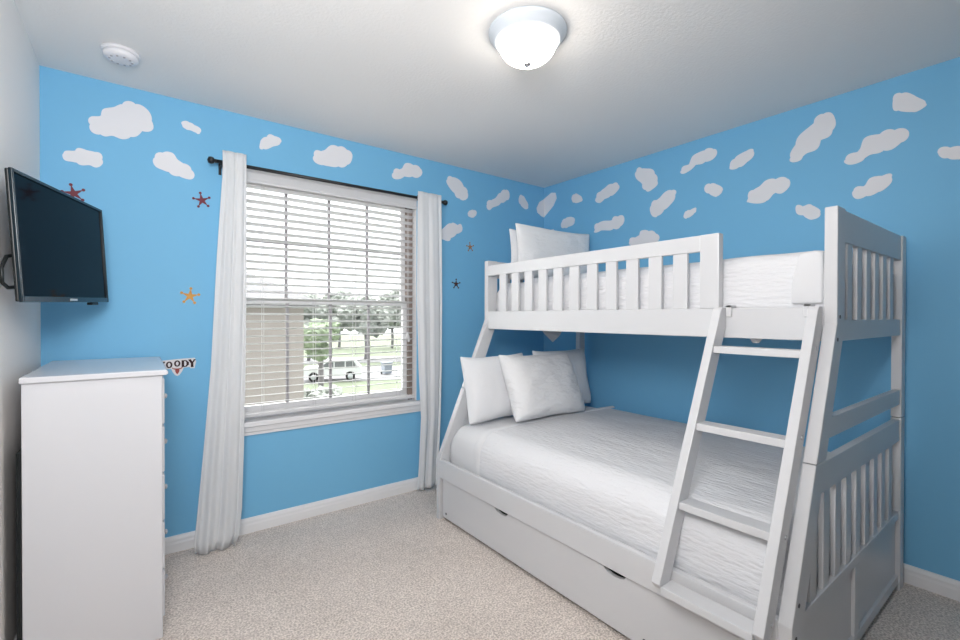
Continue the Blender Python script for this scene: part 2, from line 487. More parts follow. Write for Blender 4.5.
# outlines of the cloud decals: (wall, label, points along the wall and up)
CLOUDS = [
    ('L', 'largest white cloud decal on window wall, high above the television', [(-0.19, 2.213), (-0.18, 2.244), (-0.152, 2.263), (-0.133, 2.298), (-0.089, 2.318), (-0.059, 2.352), (-0.019, 2.366), (0.017, 2.357), (0.053, 2.328), (0.067, 2.286), (0.059, 2.247), (0.011, 2.217), (-0.02, 2.186), (-0.06, 2.172), (-0.099, 2.18), (-0.133, 2.165), (-0.171, 2.175)]),
    ('L', "tiny slanted white cloud decal between the largest cloud and the left curtain's top", [(0.19, 2.315), (0.213, 2.33), (0.247, 2.321), (0.277, 2.306), (0.279, 2.285), (0.265, 2.275), (0.236, 2.286), (0.207, 2.288)]),
    ('L', "flat mid-size white cloud decal just above the television's top edge", [(-0.287, 2.039), (-0.277, 2.059), (-0.25, 2.065), (-0.227, 2.083), (-0.195, 2.081), (-0.153, 2.08), (-0.138, 2.052), (-0.143, 2.023), (-0.162, 2.004), (-0.19, 2.008), (-0.223, 2.007), (-0.25, 2.016), (-0.277, 2.017)]),
    ('L', "white cloud decal sloping down right, just left of the curtain rod's ball end", [(0.066, 2.089), (0.079, 2.121), (0.112, 2.141), (0.15, 2.14), (0.173, 2.111), (0.207, 2.098), (0.235, 2.077), (0.247, 2.045), (0.235, 2.022), (0.201, 2.02), (0.15, 2.029), (0.112, 2.046), (0.079, 2.059)]),
    ('L', "small white cloud decal close to the ceiling, just right of the left curtain's top", [(0.579, 2.301), (0.592, 2.323), (0.615, 2.343), (0.636, 2.361), (0.662, 2.36), (0.689, 2.352), (0.698, 2.329), (0.678, 2.307), (0.646, 2.286), (0.605, 2.266), (0.581, 2.266)]),
    ('L', 'puffy white cloud decal above the middle of the curtain rod', [(0.89, 2.286), (0.91, 2.324), (0.962, 2.339), (1.006, 2.377), (1.068, 2.386), (1.123, 2.372), (1.142, 2.34), (1.123, 2.282), (1.068, 2.253), (1.014, 2.247), (0.945, 2.237), (0.902, 2.254)]),
    ('L', 'low-domed white cloud decal above the right half of the curtain rod', [(1.438, 2.279), (1.464, 2.317), (1.513, 2.332), (1.545, 2.372), (1.611, 2.377), (1.668, 2.363), (1.675, 2.324), (1.634, 2.291), (1.556, 2.282), (1.491, 2.254), (1.449, 2.252)]),
    ('L', "long white cloud decal slanting down to the right, above and beside the right curtain's top", [(1.892, 2.313), (1.918, 2.35), (1.963, 2.351), (2.014, 2.335), (2.056, 2.3), (2.092, 2.263), (2.088, 2.215), (2.046, 2.19), (1.994, 2.2), (1.959, 2.232), (1.922, 2.268)]),
    ('L', "white cloud decal slanting up right on window wall, above the bunk's far post", [(2.282, 2.187), (2.309, 2.227), (2.378, 2.256), (2.425, 2.309), (2.485, 2.347), (2.522, 2.325), (2.517, 2.269), (2.449, 2.231), (2.367, 2.182), (2.309, 2.15)]),
    ('L', 'small narrow white cloud decal on window wall, next left of the corner cloud', [(2.634, 2.297), (2.659, 2.329), (2.698, 2.317), (2.737, 2.275), (2.745, 2.232), (2.711, 2.212), (2.672, 2.233), (2.642, 2.26)]),
    ('L', 'tiny oval white cloud decal on window wall, below and between two long slanting clouds', [(2.093, 2.089), (2.12, 2.119), (2.164, 2.126), (2.181, 2.102), (2.153, 2.068), (2.11, 2.066)]),
    ('L', "white cloud decal tucked partly behind the right curtain's outer edge", [(1.766, 1.88), (1.834, 1.921), (1.873, 1.95), (1.933, 1.995), (1.984, 1.989), (2.025, 1.994), (2.036, 1.953), (2.005, 1.923), (1.953, 1.892), (1.913, 1.858), (1.844, 1.86), (1.786, 1.849)]),
    ('R', 'tiny rounded white cloud decal on right wall, next right of the corner cloud', [(2.609, 2.269), (2.592, 2.302), (2.544, 2.301), (2.493, 2.254), (2.509, 2.227), (2.58, 2.235)]),
    ('R', "small slanted white cloud decal on right wall, above the upper bunk's pillows", [(2.728, 2.084), (2.69, 2.116), (2.604, 2.12), (2.572, 2.086), (2.591, 2.053), (2.652, 2.038), (2.715, 2.044)]),
    ('R', "tiniest white cloud decal, peeking out over the upper bunk pillow's top edge", [(2.869, 2.026), (2.831, 2.048), (2.806, 2.035), (2.801, 1.994), (2.831, 1.972), (2.872, 1.989)]),
    ('R', 'white cloud decal slanting up right near the ceiling, third from the corner on right wall', [(2.356, 2.219), (2.33, 2.263), (2.269, 2.283), (2.22, 2.304), (2.152, 2.3), (2.133, 2.26), (2.19, 2.217), (2.249, 2.205), (2.309, 2.184), (2.346, 2.196)]),
    ('R', "flat lumpy white cloud decal on right wall, just right of the upper bunk's pillows", [(2.366, 1.969), (2.353, 2.017), (2.288, 2.028), (2.218, 2.02), (2.17, 2.044), (2.104, 2.04), (2.089, 1.998), (2.122, 1.956), (2.189, 1.95), (2.267, 1.954), (2.359, 1.954)]),
    ('R', 'white cloud decal on right wall, the only one there slanting down right', [(1.991, 2.336), (1.962, 2.367), (1.902, 2.344), (1.852, 2.323), (1.819, 2.271), (1.81, 2.217), (1.851, 2.189), (1.893, 2.18), (1.927, 2.214), (1.944, 2.256), (1.979, 2.295)]),
    ('R', "fat white cloud decal slanting up right, above the middle of the bunk's guard rail", [(1.867, 2.058), (1.842, 2.098), (1.794, 2.11), (1.754, 2.139), (1.708, 2.15), (1.673, 2.128), (1.685, 2.081), (1.723, 2.045), (1.769, 2.01), (1.817, 1.982), (1.853, 2.003)]),
    ('R', "white cloud decal lying low, its base touching the view of the guard rail's top", [(2.042, 1.826), (2.03, 1.856), (1.959, 1.869), (1.942, 1.897), (1.899, 1.898), (1.833, 1.877), (1.797, 1.839), (1.816, 1.805), (1.882, 1.798), (1.968, 1.801), (2.021, 1.808)]),
    ('R', "long white cloud decal with thin lower tail, high above the guard rail's near end", [(1.641, 2.255), (1.626, 2.282), (1.583, 2.296), (1.554, 2.337), (1.506, 2.35), (1.465, 2.359), (1.412, 2.346), (1.401, 2.314), (1.424, 2.287), (1.478, 2.275), (1.526, 2.274), (1.575, 2.252), (1.619, 2.242)]),
    ('R', "tiny slanted white cloud decal just above the guard rail's near end post", [(1.617, 1.947), (1.603, 1.98), (1.567, 1.987), (1.534, 1.992), (1.534, 1.967), (1.566, 1.943), (1.602, 1.934)]),
    ('R', "small triangular white cloud decal under the long thin-tailed cloud, above guard rail's near end", [(1.48, 2.106), (1.463, 2.129), (1.423, 2.127), (1.384, 2.108), (1.361, 2.073), (1.377, 2.05), (1.403, 2.036), (1.436, 2.059), (1.47, 2.084)]),
    ('R', 'small plain white cloud decal slanting up right, just left of the tallest cloud', [(1.323, 2.201), (1.312, 2.234), (1.275, 2.26), (1.222, 2.28), (1.185, 2.273), (1.186, 2.235), (1.215, 2.208), (1.261, 2.189), (1.309, 2.187)]),
    ('R', 'tallest white cloud decal on right wall, steeply slanted near the ceiling', [(0.995, 2.168), (0.981, 2.21), (0.953, 2.274), (0.898, 2.314), (0.872, 2.35), (0.84, 2.368), (0.804, 2.351), (0.786, 2.29), (0.803, 2.246), (0.844, 2.224), (0.871, 2.185), (0.914, 2.171), (0.941, 2.144), (0.981, 2.148)]),
    ('R', "wide lumpy white cloud decal below the tallest cloud, above the ladder's opening", [(1.217, 1.975), (1.2, 2.028), (1.149, 2.044), (1.112, 2.07), (1.063, 2.072), (1.003, 2.06), (0.996, 2.016), (1.032, 1.984), (1.08, 1.984), (1.111, 1.949), (1.161, 1.95), (1.207, 1.966)]),
    ('R', "small white cloud decal just left of the bunk's near front post top", [(0.966, 1.871), (0.957, 1.896), (0.923, 1.886), (0.89, 1.889), (0.849, 1.843), (0.858, 1.813), (0.89, 1.803), (0.923, 1.831), (0.956, 1.85)]),
    ('R', "small white cloud decal nearest the ceiling at the right wall's near end", [(0.56, 2.323), (0.55, 2.353), (0.52, 2.352), (0.48, 2.326), (0.456, 2.296), (0.438, 2.27), (0.451, 2.255), (0.48, 2.243), (0.519, 2.264), (0.55, 2.28)]),
    ('R', "longest white cloud decal on right wall, slanting up above the bunk's near end frame", [(0.747, 2.085), (0.729, 2.11), (0.683, 2.128), (0.661, 2.176), (0.618, 2.183), (0.575, 2.19), (0.524, 2.18), (0.501, 2.155), (0.508, 2.122), (0.549, 2.1), (0.59, 2.091), (0.639, 2.091), (0.672, 2.065), (0.717, 2.063)]),
    ('R', "white cloud decal under the longest cloud, above the bunk's near end frame", [(0.713, 1.91), (0.699, 1.936), (0.66, 1.941), (0.638, 1.971), (0.595, 1.975), (0.56, 1.969), (0.563, 1.932), (0.594, 1.898), (0.637, 1.886), (0.693, 1.88)]),
    ('R', "flat white cloud decal cut off by the picture's right edge", [(0.402, 2.031), (0.389, 2.05), (0.353, 2.042), (0.318, 2.036), (0.283, 2.011), (0.275, 1.988), (0.292, 1.972), (0.352, 1.988), (0.388, 2.007)]),
]
CORNER_A = [(2.849, 2.243), (2.884, 2.303), (2.9434, 2.338), (2.9434, 2.172), (2.912, 2.177), (2.857, 2.205)]
CORNER_B = [(2.9363, 2.338), (2.847, 2.376), (2.794, 2.365), (2.78, 2.314), (2.82, 2.254), (2.873, 2.216), (2.9363, 2.172)]

# ================================================================ BUNK BED
XF, XB, XLO = 1.883, 2.877, 1.503             # upper front face, rear face, lower front face
YN, YF = 0.493, 2.443                         # near and far outer faces
TH = 0.038                                    # end frame thickness
bed = thing('bunk_bed', (2.19, 1.468, 0), 'white painted twin-over-full wooden bunk bed against the right blue wall', 'bunk bed')
LW = 0.082                                    # leg board width
SX = (1.883 - 1.503) / (1.25 - 0.37)          # slope of the slanted leg
def leg_x(z):
    return XLO if z <= 0.37 else min(XF, XLO + (z - 0.37) * SX)
def end_frame(y0, y1, outer):
    """one end of the bed between y0 and y1; outer = the side facing away from the mattress (-1 or 1)"""
    bv = 0.003
    zs = 0.805
    obj('front_leg', prism(BM(), [(XLO, 0.0), (XLO, 0.37), (leg_x(zs), zs), (leg_x(zs) + LW + 0.01, zs), (XLO + LW + 0.01, 0.36), (XLO + LW, 0.0)], 'y', y0, y1, bv), M['bed'], bed)
    z1 = zs + 0.003
    obj('front_post', prism(BM(), [(leg_x(z1), z1), (XF, 1.25), (XF, 1.648), (XF + LW, 1.648), (XF + LW, 1.24), (leg_x(z1) + LW + 0.01, z1)], 'y', y0, y1, bv), M['bed'], bed)
    obj('rear_leg', B(XB - 0.065, XB, y0, y1, 0, zs, bv), M['bed'], bed)
    obj('rear_post', B(XB - 0.065, XB, y0, y1, z1, 1.648, bv), M['bed'], bed)
    ya, yb = y0 + 0.006, y1 - 0.006
    def rail(z0, z1_):
        pts = [(leg_x(z0) + LW - 0.004, z0), (leg_x(z1_) + LW - 0.004, z1_), (XB - 0.06, z1_), (XB - 0.06, z0)]
        obj('end_rail', prism(BM(), pts, 'y', ya, yb, 0.002), M['bed'], bed)
    rail(1.535, 1.646)
    rail(1.188, 1.262)
    rail(0.868, 0.936)
    rail(0.700, 0.798)
    rail(0.338, 0.372)
    yc0, yc1 = (y0 + y1) / 2 - 0.008, (y0 + y1) / 2 + 0.008
    for k in range(6):                        # upper slats
        x = 2.035 + 0.1215 * k
        obj('end_slat', B(x, x + 0.056, yc0, yc1, 1.255, 1.54, 0.002), M['bed'], bed)
    for k in range(9):                        # lower slats
        x = 1.682 + 0.1205 * k
        zt = 0.703
        if leg_x(zt) + LW > x + 0.03:
            zt = 0.37 + (x + 0.0 - LW - XLO + 0.06) / SX
        obj('end_slat', B(x, x + 0.056, yc0, yc1, 0.370, min(zt, 0.703), 0.002), M['bed'], bed)
    # panel below, with raised frame
    yp = (y0 + 0.018, y0 + 0.026) if outer < 0 else (y1 - 0.026, y1 - 0.018)
    pan = obj('end_panel', B(XLO + LW - 0.005, XB - 0.055, yp[0], yp[1], 0.04, 0.345), M['bed'], bed)
    bm = BM()
    ys = (y0 + 0.006, y0 + 0.018) if outer < 0 else (y1 - 0.018, y1 - 0.006)
    box(bm, XLO + LW - 0.004, XB - 0.06, ys[0], ys[1], 0.035, 0.075, 0.002)
    box(bm, 2.135, 2.195, ys[0], ys[1], 0.075, 0.338, 0.002)
    obj('panel_moulding', bm, M['bed'], pan)
end_frame(YN, YN + TH, -1)
end_frame(YF - TH, YF, 1)
for z, dx in ((1.272, 0.012), (1.195, 0.0), (0.42, 0.03), (0.33, 0.035)):   # bolt caps on the near end frame's outer face
    c = (leg_x(z) + 0.028 + dx * 0, YN - 0.0015, z)
    obj('bolt', lathe(BM(), [(0.0, 0.0), (0.0065, 0.0), (0.0065, 0.004), (0.0, 0.004)], c, 14, 'y'), M['bed_seam'], bed, True)
for y in (YN + TH / 2,):
    pass
ya, yb = YN + TH, YF - TH
# upper guard rail
obj('upper_side_rail', B(XF, XF + 0.026, ya, yb, 1.188, 1.306, 0.003), M['bed'], bed)
gr = obj('guard_top_rail', B(XF, XF + 0.024, 0.962, yb, 1.545, 1.613, 0.003), M['bed'], bed)
obj('guard_post', B(XF - 0.002, XF + 0.036, 0.884, 0.962, 1.306, 1.613, 0.003), M['bed'], bed)
for k in range(11):
    y = 1.020 + 0.1205 * k
    obj('guard_slat', B(XF + 0.004, XF + 0.020, y, y + 0.065, 1.306, 1.548, 0.002), M['bed'], bed)
# rear guard and rails
obj('rear_guard_rail', B(XB - 0.03, XB - 0.005, ya, yb, 1.40, 1.48, 0.003), M['bed'], bed)
obj('upper_rear_rail', B(XB - 0.03, XB - 0.005, ya, yb, 1.188, 1.306, 0.003), M['bed'], bed)
obj('lower_rear_rail', B(XB - 0.03, XB - 0.005, ya, yb, 0.265, 0.376, 0.003), M['bed'], bed)
obj('lower_side_rail', B(XLO, XLO + 0.026, ya, yb, 0.262, 0.376, 0.003), M['bed'], bed)
obj('upper_bed_base', B(XF + 0.026, XB - 0.03, ya, yb, 1.195, 1.213), M['bed'], bed)
obj('lower_bed_base', B(XLO + 0.026, XB - 0.03, ya, yb, 0.268, 0.286), M['bed'], bed)
# trundle drawer with three finger notches along its top edge
XT = XLO + 0.016
def trundle_outline():
    pts = [(ya + 0.012, 0.022), (yb - 0.012, 0.022), (yb - 0.012, 0.252)]
    for yc in (1.823, 1.115):
        for i in range(9):
            t = math.pi * i / 8
            pts.append((yc + 0.052 * math.cos(t), 0.252 - 0.022 * math.sin(t)))
    pts.append((ya + 0.012, 0.252))
    return pts
tr = obj('trundle_front', prism(BM(), trundle_outline(), 'x', XT, XT + 0.018), M['bed'], bed)
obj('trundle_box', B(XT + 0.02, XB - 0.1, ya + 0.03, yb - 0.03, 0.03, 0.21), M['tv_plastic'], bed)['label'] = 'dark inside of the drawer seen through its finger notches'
for y in (yb - 0.05, 0.98):
    obj('bolt', lathe(BM(), [(0.0, 0.0), (0.007, 0.0), (0.007, 0.004), (0.0, 0.004)], (XT - 0.002, y, 0.05), 12, 'x'), M['bed_seam'], tr, True)

# ---- ladder hooked over the upper side rail
lad = thing('bunk_ladder', (1.46, 0.71, 0.34), 'slanted white wooden ladder with four rungs hooked onto the upper bunk', 'ladder')
LX0, LZ0, LX1, LZ1 = 1.412, 0.345, 1.842, 1.308
def lx(z):
    return LX0 + (LX1 - LX0) * (z - LZ0) / (LZ1 - LZ0)
D = 0.072
for y0, y1 in ((0.5335, 0.5645), (0.854, 0.886)):
    zb = LZ0
    zc = LZ0 + (XF - 0.002 - D - LX0) / ((LX1 - LX0) / (LZ1 - LZ0))
    pts = [(LX0 + 0.02, zb - 0.012), (LX0, zb + 0.012), (LX1 - 0.006, LZ1 - 0.012), (LX1 + 0.006, LZ1), (XF - 0.002, LZ1), (XF - 0.002, zc), (LX0 + D + 0.004, zb + 0.03), (LX0 + D - 0.01, zb - 0.0)]
    lr = obj('ladder_rail', prism(BM(), pts, 'y', y0, y1, 0.002), M['bed'], lad)
    if y0 < 0.6:
        for z in (0.375, 0.60, 0.885, 1.165):
            obj('bolt', lathe(BM(), [(0.0, 0.0), (0.008, 0.0), (0.008, 0.0045), (0.0, 0.0045)], (lx(z) + 0.042, y0 - 0.003, z), 14, 'y'), M['chrome'], lr, True)
for z in (0.352, 0.613, 0.877, 1.158):
    pts = [(lx(z), z - 0.026), (lx(z) + 0.002, z), (min(lx(z) + 0.071, XF - 0.004), z), (min(lx(z) + 0.068, XF - 0.004), z - 0.024)]
    obj('ladder_rung', prism(BM(), pts, 'y', 0.5645, 0.854, 0.002), M['bed'], lad)
for y in (0.842, 0.577):
    bm = BM()
    w = 0.011
    box(bm, XF - 0.010, XF - 0.002, y - w, y + w, 1.272, 1.318, 0.002)
    box(bm, XF - 0.010, XF + 0.034, y - w, y + w, 1.308, 1.318, 0.002)
    box(bm, XF + 0.028, XF + 0.034, y - w, y + w, 1.27, 1.318, 0.002)
    obj('hook', bm, M['bed'], lad)

# ---- mattresses, coverlets
def slab(x0, x1, y0, y1, z0, ztop, prof, crown=0.0, wob=0.004, seed=0.0, nx=40, ny=60, shell=False):
    """soft slab: rounded front/rear/ends; prof = edge rounding radius; top gently crowned and wrinkled"""
    bm = BM()
    r = prof
    def section(t0, t1):
        return t0
    # rows along x: front side (vertical), rounding, top, rounding, rear side
    path = []
    nside = 6
    for i in range(nside):
        path.append((x0, z0 + (ztop - r - z0) * i / nside))
    for i in range(9):
        a = math.pi / 2 * i / 8
        path.append((x0 + r - r * math.cos(a), ztop - r + r * math.sin(a)))
    for i in range(1, nx):
        path.append((x0 + r + (x1 - x0 - 2 * r) * i / nx, ztop))
    for i in range(9):
        a = math.pi / 2 * (1 - i / 8)
        path.append((x1 - r + r * math.cos(a), ztop - r + r * math.sin(a)))
    for i in range(1, nside + 1):
        path.append((x1, ztop - r - (ztop - r - z0) * i / nside))
    rows = []
    for j in range(ny + 1):
        y = y0 + (y1 - y0) * j / ny
        e = (y - y0) if shell else min(y - y0, y1 - y)
        drop = 0.0
        if e < r * 0.7:
            q = 1 - e / (r * 0.7)
            drop = r * 0.55 * (1 - math.sqrt(max(0, 1 - q * q)))
        row = []
        for (x, z) in path:
            f = (x - x0) / (x1 - x0)
            h = (z - z0) / (ztop - z0)
            zz = z + crown * math.sin(math.pi * f) * h - drop * h
            n = noise.noise(Vector((x * 5, y * 5, z * 5 + seed))) * wob + noise.noise(Vector((x * 14, y * 6, z * 14 + seed))) * wob * 0.5
            xx = x - (0.004 * math.sin(math.pi * min(1, h * 1.1)) if f < 0.02 else 0)
            row.append(bm.verts.new((xx + (n if f < 0.1 else 0), y, zz + n * (1 if h > 0.15 else 0))))
        rows.append(row)
    for a, b in zip(rows[:-1], rows[1:]):
        for i in range(len(path) - 1):
            bm.faces.new((a[i], a[i + 1], b[i + 1], b[i]))
    bm.faces.new(rows[0])
    if not shell:
        bm.faces.new(rows[-1])
        bm.faces.new([r_[0] for r_ in rows] + [r_[-1] for r_ in reversed(rows)])
    return bm

low = thing('mattress', (2.19, 1.468, 0.287), 'full-size white sheeted mattress on the lower bunk, bare beside its pillows', 'mattress')
obj('fitted_sheet', slab(1.576, 2.822, YN + TH + 0.03, YF - TH - 0.010, 0.288, 0.589, 0.11, 0.008, 0.002, 3.0), M['linen'], low, True)
lc = thing('coverlet', (2.19, 1.30, 0.38), 'white textured coverlet spread over the lower bunk mattress behind the ladder', 'bedspread')
obj('spread', slab(1.560, 2.838, YN + TH + 0.010, 2.095, 0.30, 0.604, 0.12, 0.008, 0.004, 9.0, 60, 90, True), M['coverlet'], lc, True)
# turned edge of the coverlet: a soft raised hem along its head end
def hem_band(x0, x1, y0, y1, z0, ztop, r, lift):
    bm = BM()
    path = []
    for i in range(5): path.append((x0, z0 + (ztop - r - z0) * i / 5, -1, 0))
    for i in range(9):
        a = math.pi / 2 * i / 8
        path.append((x0 + r - r * math.cos(a), ztop - r + r * math.sin(a), -math.cos(a), math.sin(a)))
    for i in range(1, 31):
        path.append((x0 + r + (x1 - x0 - r) * i / 30, ztop + 0.008 * math.sin(math.pi * min(1, i / 30)), 0, 1))
    rows = []
    for k in range(7):
        t = k / 6
        l = lift * math.sin(math.pi * t) ** 0.6 if 0 < k < 6 else -0.004
        row = []
        for (x, z, nx_, nz_) in path:
            w = 0.012 * noise.noise(Vector((x * 3, z * 3, 1.7)))
            yy = y0 + (y1 - y0) * t + w - 0.03 * (x - x0) / (x1 - x0) * t
            row.append(bm.verts.new((x + nx_ * l, yy, z + nz_ * l)))
        rows.append(row)
    for a, b in zip(rows[:-1], rows[1:]):
        for i in range(len(path) - 1):
            bm.faces.new((a[i], a[i + 1], b[i + 1], b[i]))
    return bm
obj('hem', hem_band(1.557, 2.80, 2.055, 2.120, 0.33, 0.606, 0.12, 0.007), M['linen'], lc, True)

upm = thing('mattress', (2.39, 1.468, 1.214), 'twin white mattress on the upper bunk behind the guard rail', 'mattress')
obj('fitted_sheet', slab(1.948, 2.825, YN + TH + 0.03, YF - TH - 0.012, 1.216, 1.495, 0.06, 0.008, 0.002, 5.0), M['linen'], upm, True)
bm = BM()                                    # sheet corner hanging below the upper bunk
vs = [bm.verts.new(p) for p in ((2.28, 2.30, 1.193), (2.33, 2.315, 1.15), (2.40, 2.30, 1.088), (2.45, 2.285, 1.13), (2.52, 2.30, 1.193), (2.40, 2.32, 1.193))]
bm.faces.new(vs)
r_ = bmesh.ops.extrude_face_region(bm, geom=bm.faces[:])
bmesh.ops.translate(bm, vec=(0, 0.006, 0), verts=[v for v in r_['geom'] if isinstance(v, bmesh.types.BMVert)])
obj('sheet_corner', bm, M['linen'], upm)
bm = BM()
prism(bm, [(0.742, 1.193), (0.800, 1.193), (0.782, 1.168), (0.762, 1.168)], 'x', 1.95, 1.953)
obj('hanging_tag', bm, M['linen'], upm)
uc = thing('coverlet', (2.39, 1.35, 1.25), 'white textured coverlet tucked over the upper bunk mattress', 'bedspread')
obj('spread', slab(1.934, 2.838, YN + TH + 0.010, 2.10, 1.225, 1.514, 0.055, 0.008, 0.004, 14.0, 50, 80, True), M['coverlet'], uc, True)
fold = []
for i in range(9):
    t = i / 8
    fold.append((0.645 - 0.028 * t ** 2.2, 1.318 + 0.185 * t))
pts = [(0.546, 1.318)] + fold + [(0.566, 1.510), (0.546, 1.50)]
obj('tucked_corner', prism(BM(), pts, 'x', 1.922, 1.940, 0.008), M['linen'], uc, True)

# ---- pillows
def pillow_bm(w, h, t, seed, ear=0.06, n=22):
    """pillow standing in its own x (width) / z (height) plane, bottom edge at z=0, bulging along y"""
    bm = BM()
    grid = {}
    for side in (1, -1):
        for i in range(n + 1):
            for j in range(n + 1):
                u = -1 + 2 * i / n
                v = -1 + 2 * j / n
                border = i in (0, n) or j in (0, n)
                if side == -1 and border:
                    grid[(side, i, j)] = grid[(1, i, j)]
                    continue
                su = u * (1 - ear * (1 - v * v) * abs(u) ** 2)
                sv = v * (1 - ear * 1.1 * (1 - u * u) * abs(v) ** 2)
                th = t / 2 * ((1 - u ** 4) * (1 - v ** 4)) ** 0.55 * (1 - 0.16 * v)
                x, z = su * w / 2, sv * h / 2 + h / 2
                wr = noise.noise(Vector((x * 6 + seed, z * 6, side * 2.0))) * 0.010 + noise.noise(Vector((x * 15 + seed, z * 5, side))) * 0.004
                y = side * max(0, th + wr * (0 if border else 1))
                z += 0.010 * noise.noise(Vector((x * 4 + seed, 0, 7)))
                grid[(side, i, j)] = bm.verts.new((x, -y, z))
    for side in (1, -1):
        for i in range(n):
            for j in range(n):
                q = [grid[(side, i, j)], grid[(side, i + 1, j)], grid[(side, i + 1, j + 1)], grid[(side, i, j + 1)]]
                bm.faces.new(q if side == 1 else list(reversed(q)))
    return bm
def pillow(loc, w, h, t, lean, rz, seed, label, group, roll=0.0, m='pillow'):
    bm = pillow_bm(w, h, t, seed)
    R = Matrix.Rotation(rz, 4, 'Z') @ Matrix.Rotation(lean, 4, 'X') @ Matrix.Rotation(roll, 4, 'Y')
    bmesh.ops.transform(bm, matrix=R, verts=bm.verts)
    o = obj('pillow', bm, M[m], None, True, local=True, loc=loc, subsurf=1)
    o.location = loc
    return tag(o, label, 'pillow', group)
pillow((1.880, 2.240, 0.604), 0.56, 0.435, 0.14, -0.24, 0.03, 1.0, 'white pillow at the lower bunk\'s window-side front corner, partly hidden by another', 'pillows on the lower bunk', m='pillow_back')
pillow((2.490, 2.255, 0.604), 0.56, 0.440, 0.13, -0.16, -0.02, 4.0, 'white pillow at the lower bunk\'s wall side, mostly hidden behind the front pillow', 'pillows on the lower bunk', m='pillow_back')
pillow((2.120, 2.025, 0.624), 0.66, 0.445, 0.17, -0.42, 0.02, 8.0, 'plump white pillow leaning in front of two others on the lower bunk', 'pillows on the lower bunk', roll=0.02)
pillow((2.395, 2.260, 1.515), 0.79, 0.395, 0.10, -0.05, 0.0, 12.0, 'white pillow standing in front of another on the upper bunk', 'pillows on the upper bunk', roll=0.0)
pillow((2.42, 2.368, 1.515), 0.79, 0.365, 0.050, -0.01, 0.0, 15.0, 'white pillow at the upper bunk\'s end, showing only a sliver behind another', 'pillows on the upper bunk', m='pillow_back')

# ================================================================ DRESSER
DX0, DX1, DY0, DY1, DH = -0.323, 0.086, 2.166, 2.900, 1.059
dr = thing('dresser', ((DX0 + DX1) / 2, (DY0 + DY1) / 2, 0), 'tall white dresser with plain side panel standing below the television', 'dresser')
obj('body', B(DX0 + 0.004, DX1 - 0.022, DY0 + 0.008, DY1 - 0.012, 0.0, DH - 0.021, 0.003), M['dresser'], dr)
for y0, y1 in ((DY0 + 0.008, DY0 + 0.03), (DY1 - 0.03, DY1 - 0.008)):
    obj('front_stile', B(DX1 - 0.040, DX1 - 0.010, y0, y1, 0.0, DH - 0.0215, 0.003), M['dresser'], dr)
bm = BM()
prism(bm, [(DX0, DH - 0.021), (DX1 + 0.002, DH - 0.021), (DX1 + 0.009, DH - 0.015), (DX1 + 0.009, DH - 0.007), (DX1 + 0.003, DH), (DX0, DH)], 'y', DY0 - 0.004, DY1 + 0.006, 0.003)
obj('top', bm, M['dresser'], dr)
obj('gap_shade_strip', B(DX0 - 0.010, DX0 + 0.002, DY0 + 0.012, DY1 - 0.014, 0.04, 0.80), M['tv_plastic'], dr)['label'] = 'dark strip added as shade in the gap behind the dresser'  # black strip added as the shade between dresser and wall
nd = 5
dz = (DH - 0.026 - 0.07) / nd
for k in range(nd):
    z0 = 0.065 + dz * k
    d = obj('drawer', B(DX1 - 0.024, DX1 - 0.002, DY0 + 0.034, DY1 - 0.034, z0 + 0.004, z0 + dz - 0.006, 0.005), M['dresser'], dr)
    for y in (DY0 + 0.17, DY1 - 0.17):
        obj('knob', lathe(BM(), [(0.0, 0), (0.005, 0), (0.004, 0.004), (0.010, 0.007), (0.011, 0.011), (0.006, 0.015), (0.0, 0.016)], (DX1 - 0.003, y, z0 + dz / 2), 18, 'x'), M['chrome'], d, True)

# ================================================================ TELEVISION
tv = thing('television', (-0.224, 2.411, 1.539), 'black flat-screen television on a wall arm, tilted above the dresser', 'television')
a_, b_, g_ = 0.26, 0.047, 0.029
w_ = Vector((math.sin(a_) * math.cos(g_), math.cos(a_) * math.cos(g_), math.sin(g_)))
n0 = w_.cross(Vector((0, 0, 1))).normalized()
u0 = n0.cross(w_)
u_ = u0 * math.cos(b_) - n0 * math.sin(b_)
n_ = w_.cross(u_)
tv.matrix_world = Matrix(((w_.x, n_.x * -1, u_.x, -0.224), (w_.y, n_.y * -1, u_.y, 2.411), (w_.z, n_.z * -1, u_.z, 1.539), (0, 0, 0, 1)))
# own axes: x along the screen, -y towards the viewer, z up
TW, THH = 0.73, 0.43
def tvp(name, bm, m, parent=tv, smooth=False):
    return obj(name, bm, M[m], parent, smooth, local=True)
bm = BM()
box(bm, -TW / 2 + 0.002, TW / 2 - 0.002, 0.0, 0.010, -THH / 2 + 0.002, THH / 2 - 0.002, 0.003)
box(bm, -TW / 2 + 0.09, TW / 2 - 0.09, 0.010, 0.045, -THH / 2 + 0.03, THH / 2 - 0.08, 0.01)
tvp('case', bm, 'tv_plastic')
bm = BM()
bz, bb = 0.011, 0.020
box(bm, -TW / 2, -TW / 2 + bz, -0.010, 0.0, -THH / 2, THH / 2, 0.002)
box(bm, TW / 2 - bz, TW / 2, -0.010, 0.0, -THH / 2, THH / 2, 0.002)
box(bm, -TW / 2 + bz, TW / 2 - bz, -0.010, 0.0, THH / 2 - bz, THH / 2, 0.002)
box(bm, -TW / 2 + bz, TW / 2 - bz, -0.010, 0.0, -THH / 2, -THH / 2 + bb, 0.002)
tvp('bezel', bm, 'tv_bezel')
tvp('screen', B(-TW / 2 + bz, TW / 2 - bz, -0.004, -0.001, -THH / 2 + bb, THH / 2 - bz), 'tv_screen')
tvp('badge', B(-0.03, 0.03, -0.0115, -0.010, -THH / 2 + 0.006, -THH / 2 + 0.013), 'silver')
bm = BM()
box(bm, TW / 2 - 0.16, TW / 2 - 0.09, 0.0, 0.02, -THH / 2 - 0.012, -THH / 2, 0.003)
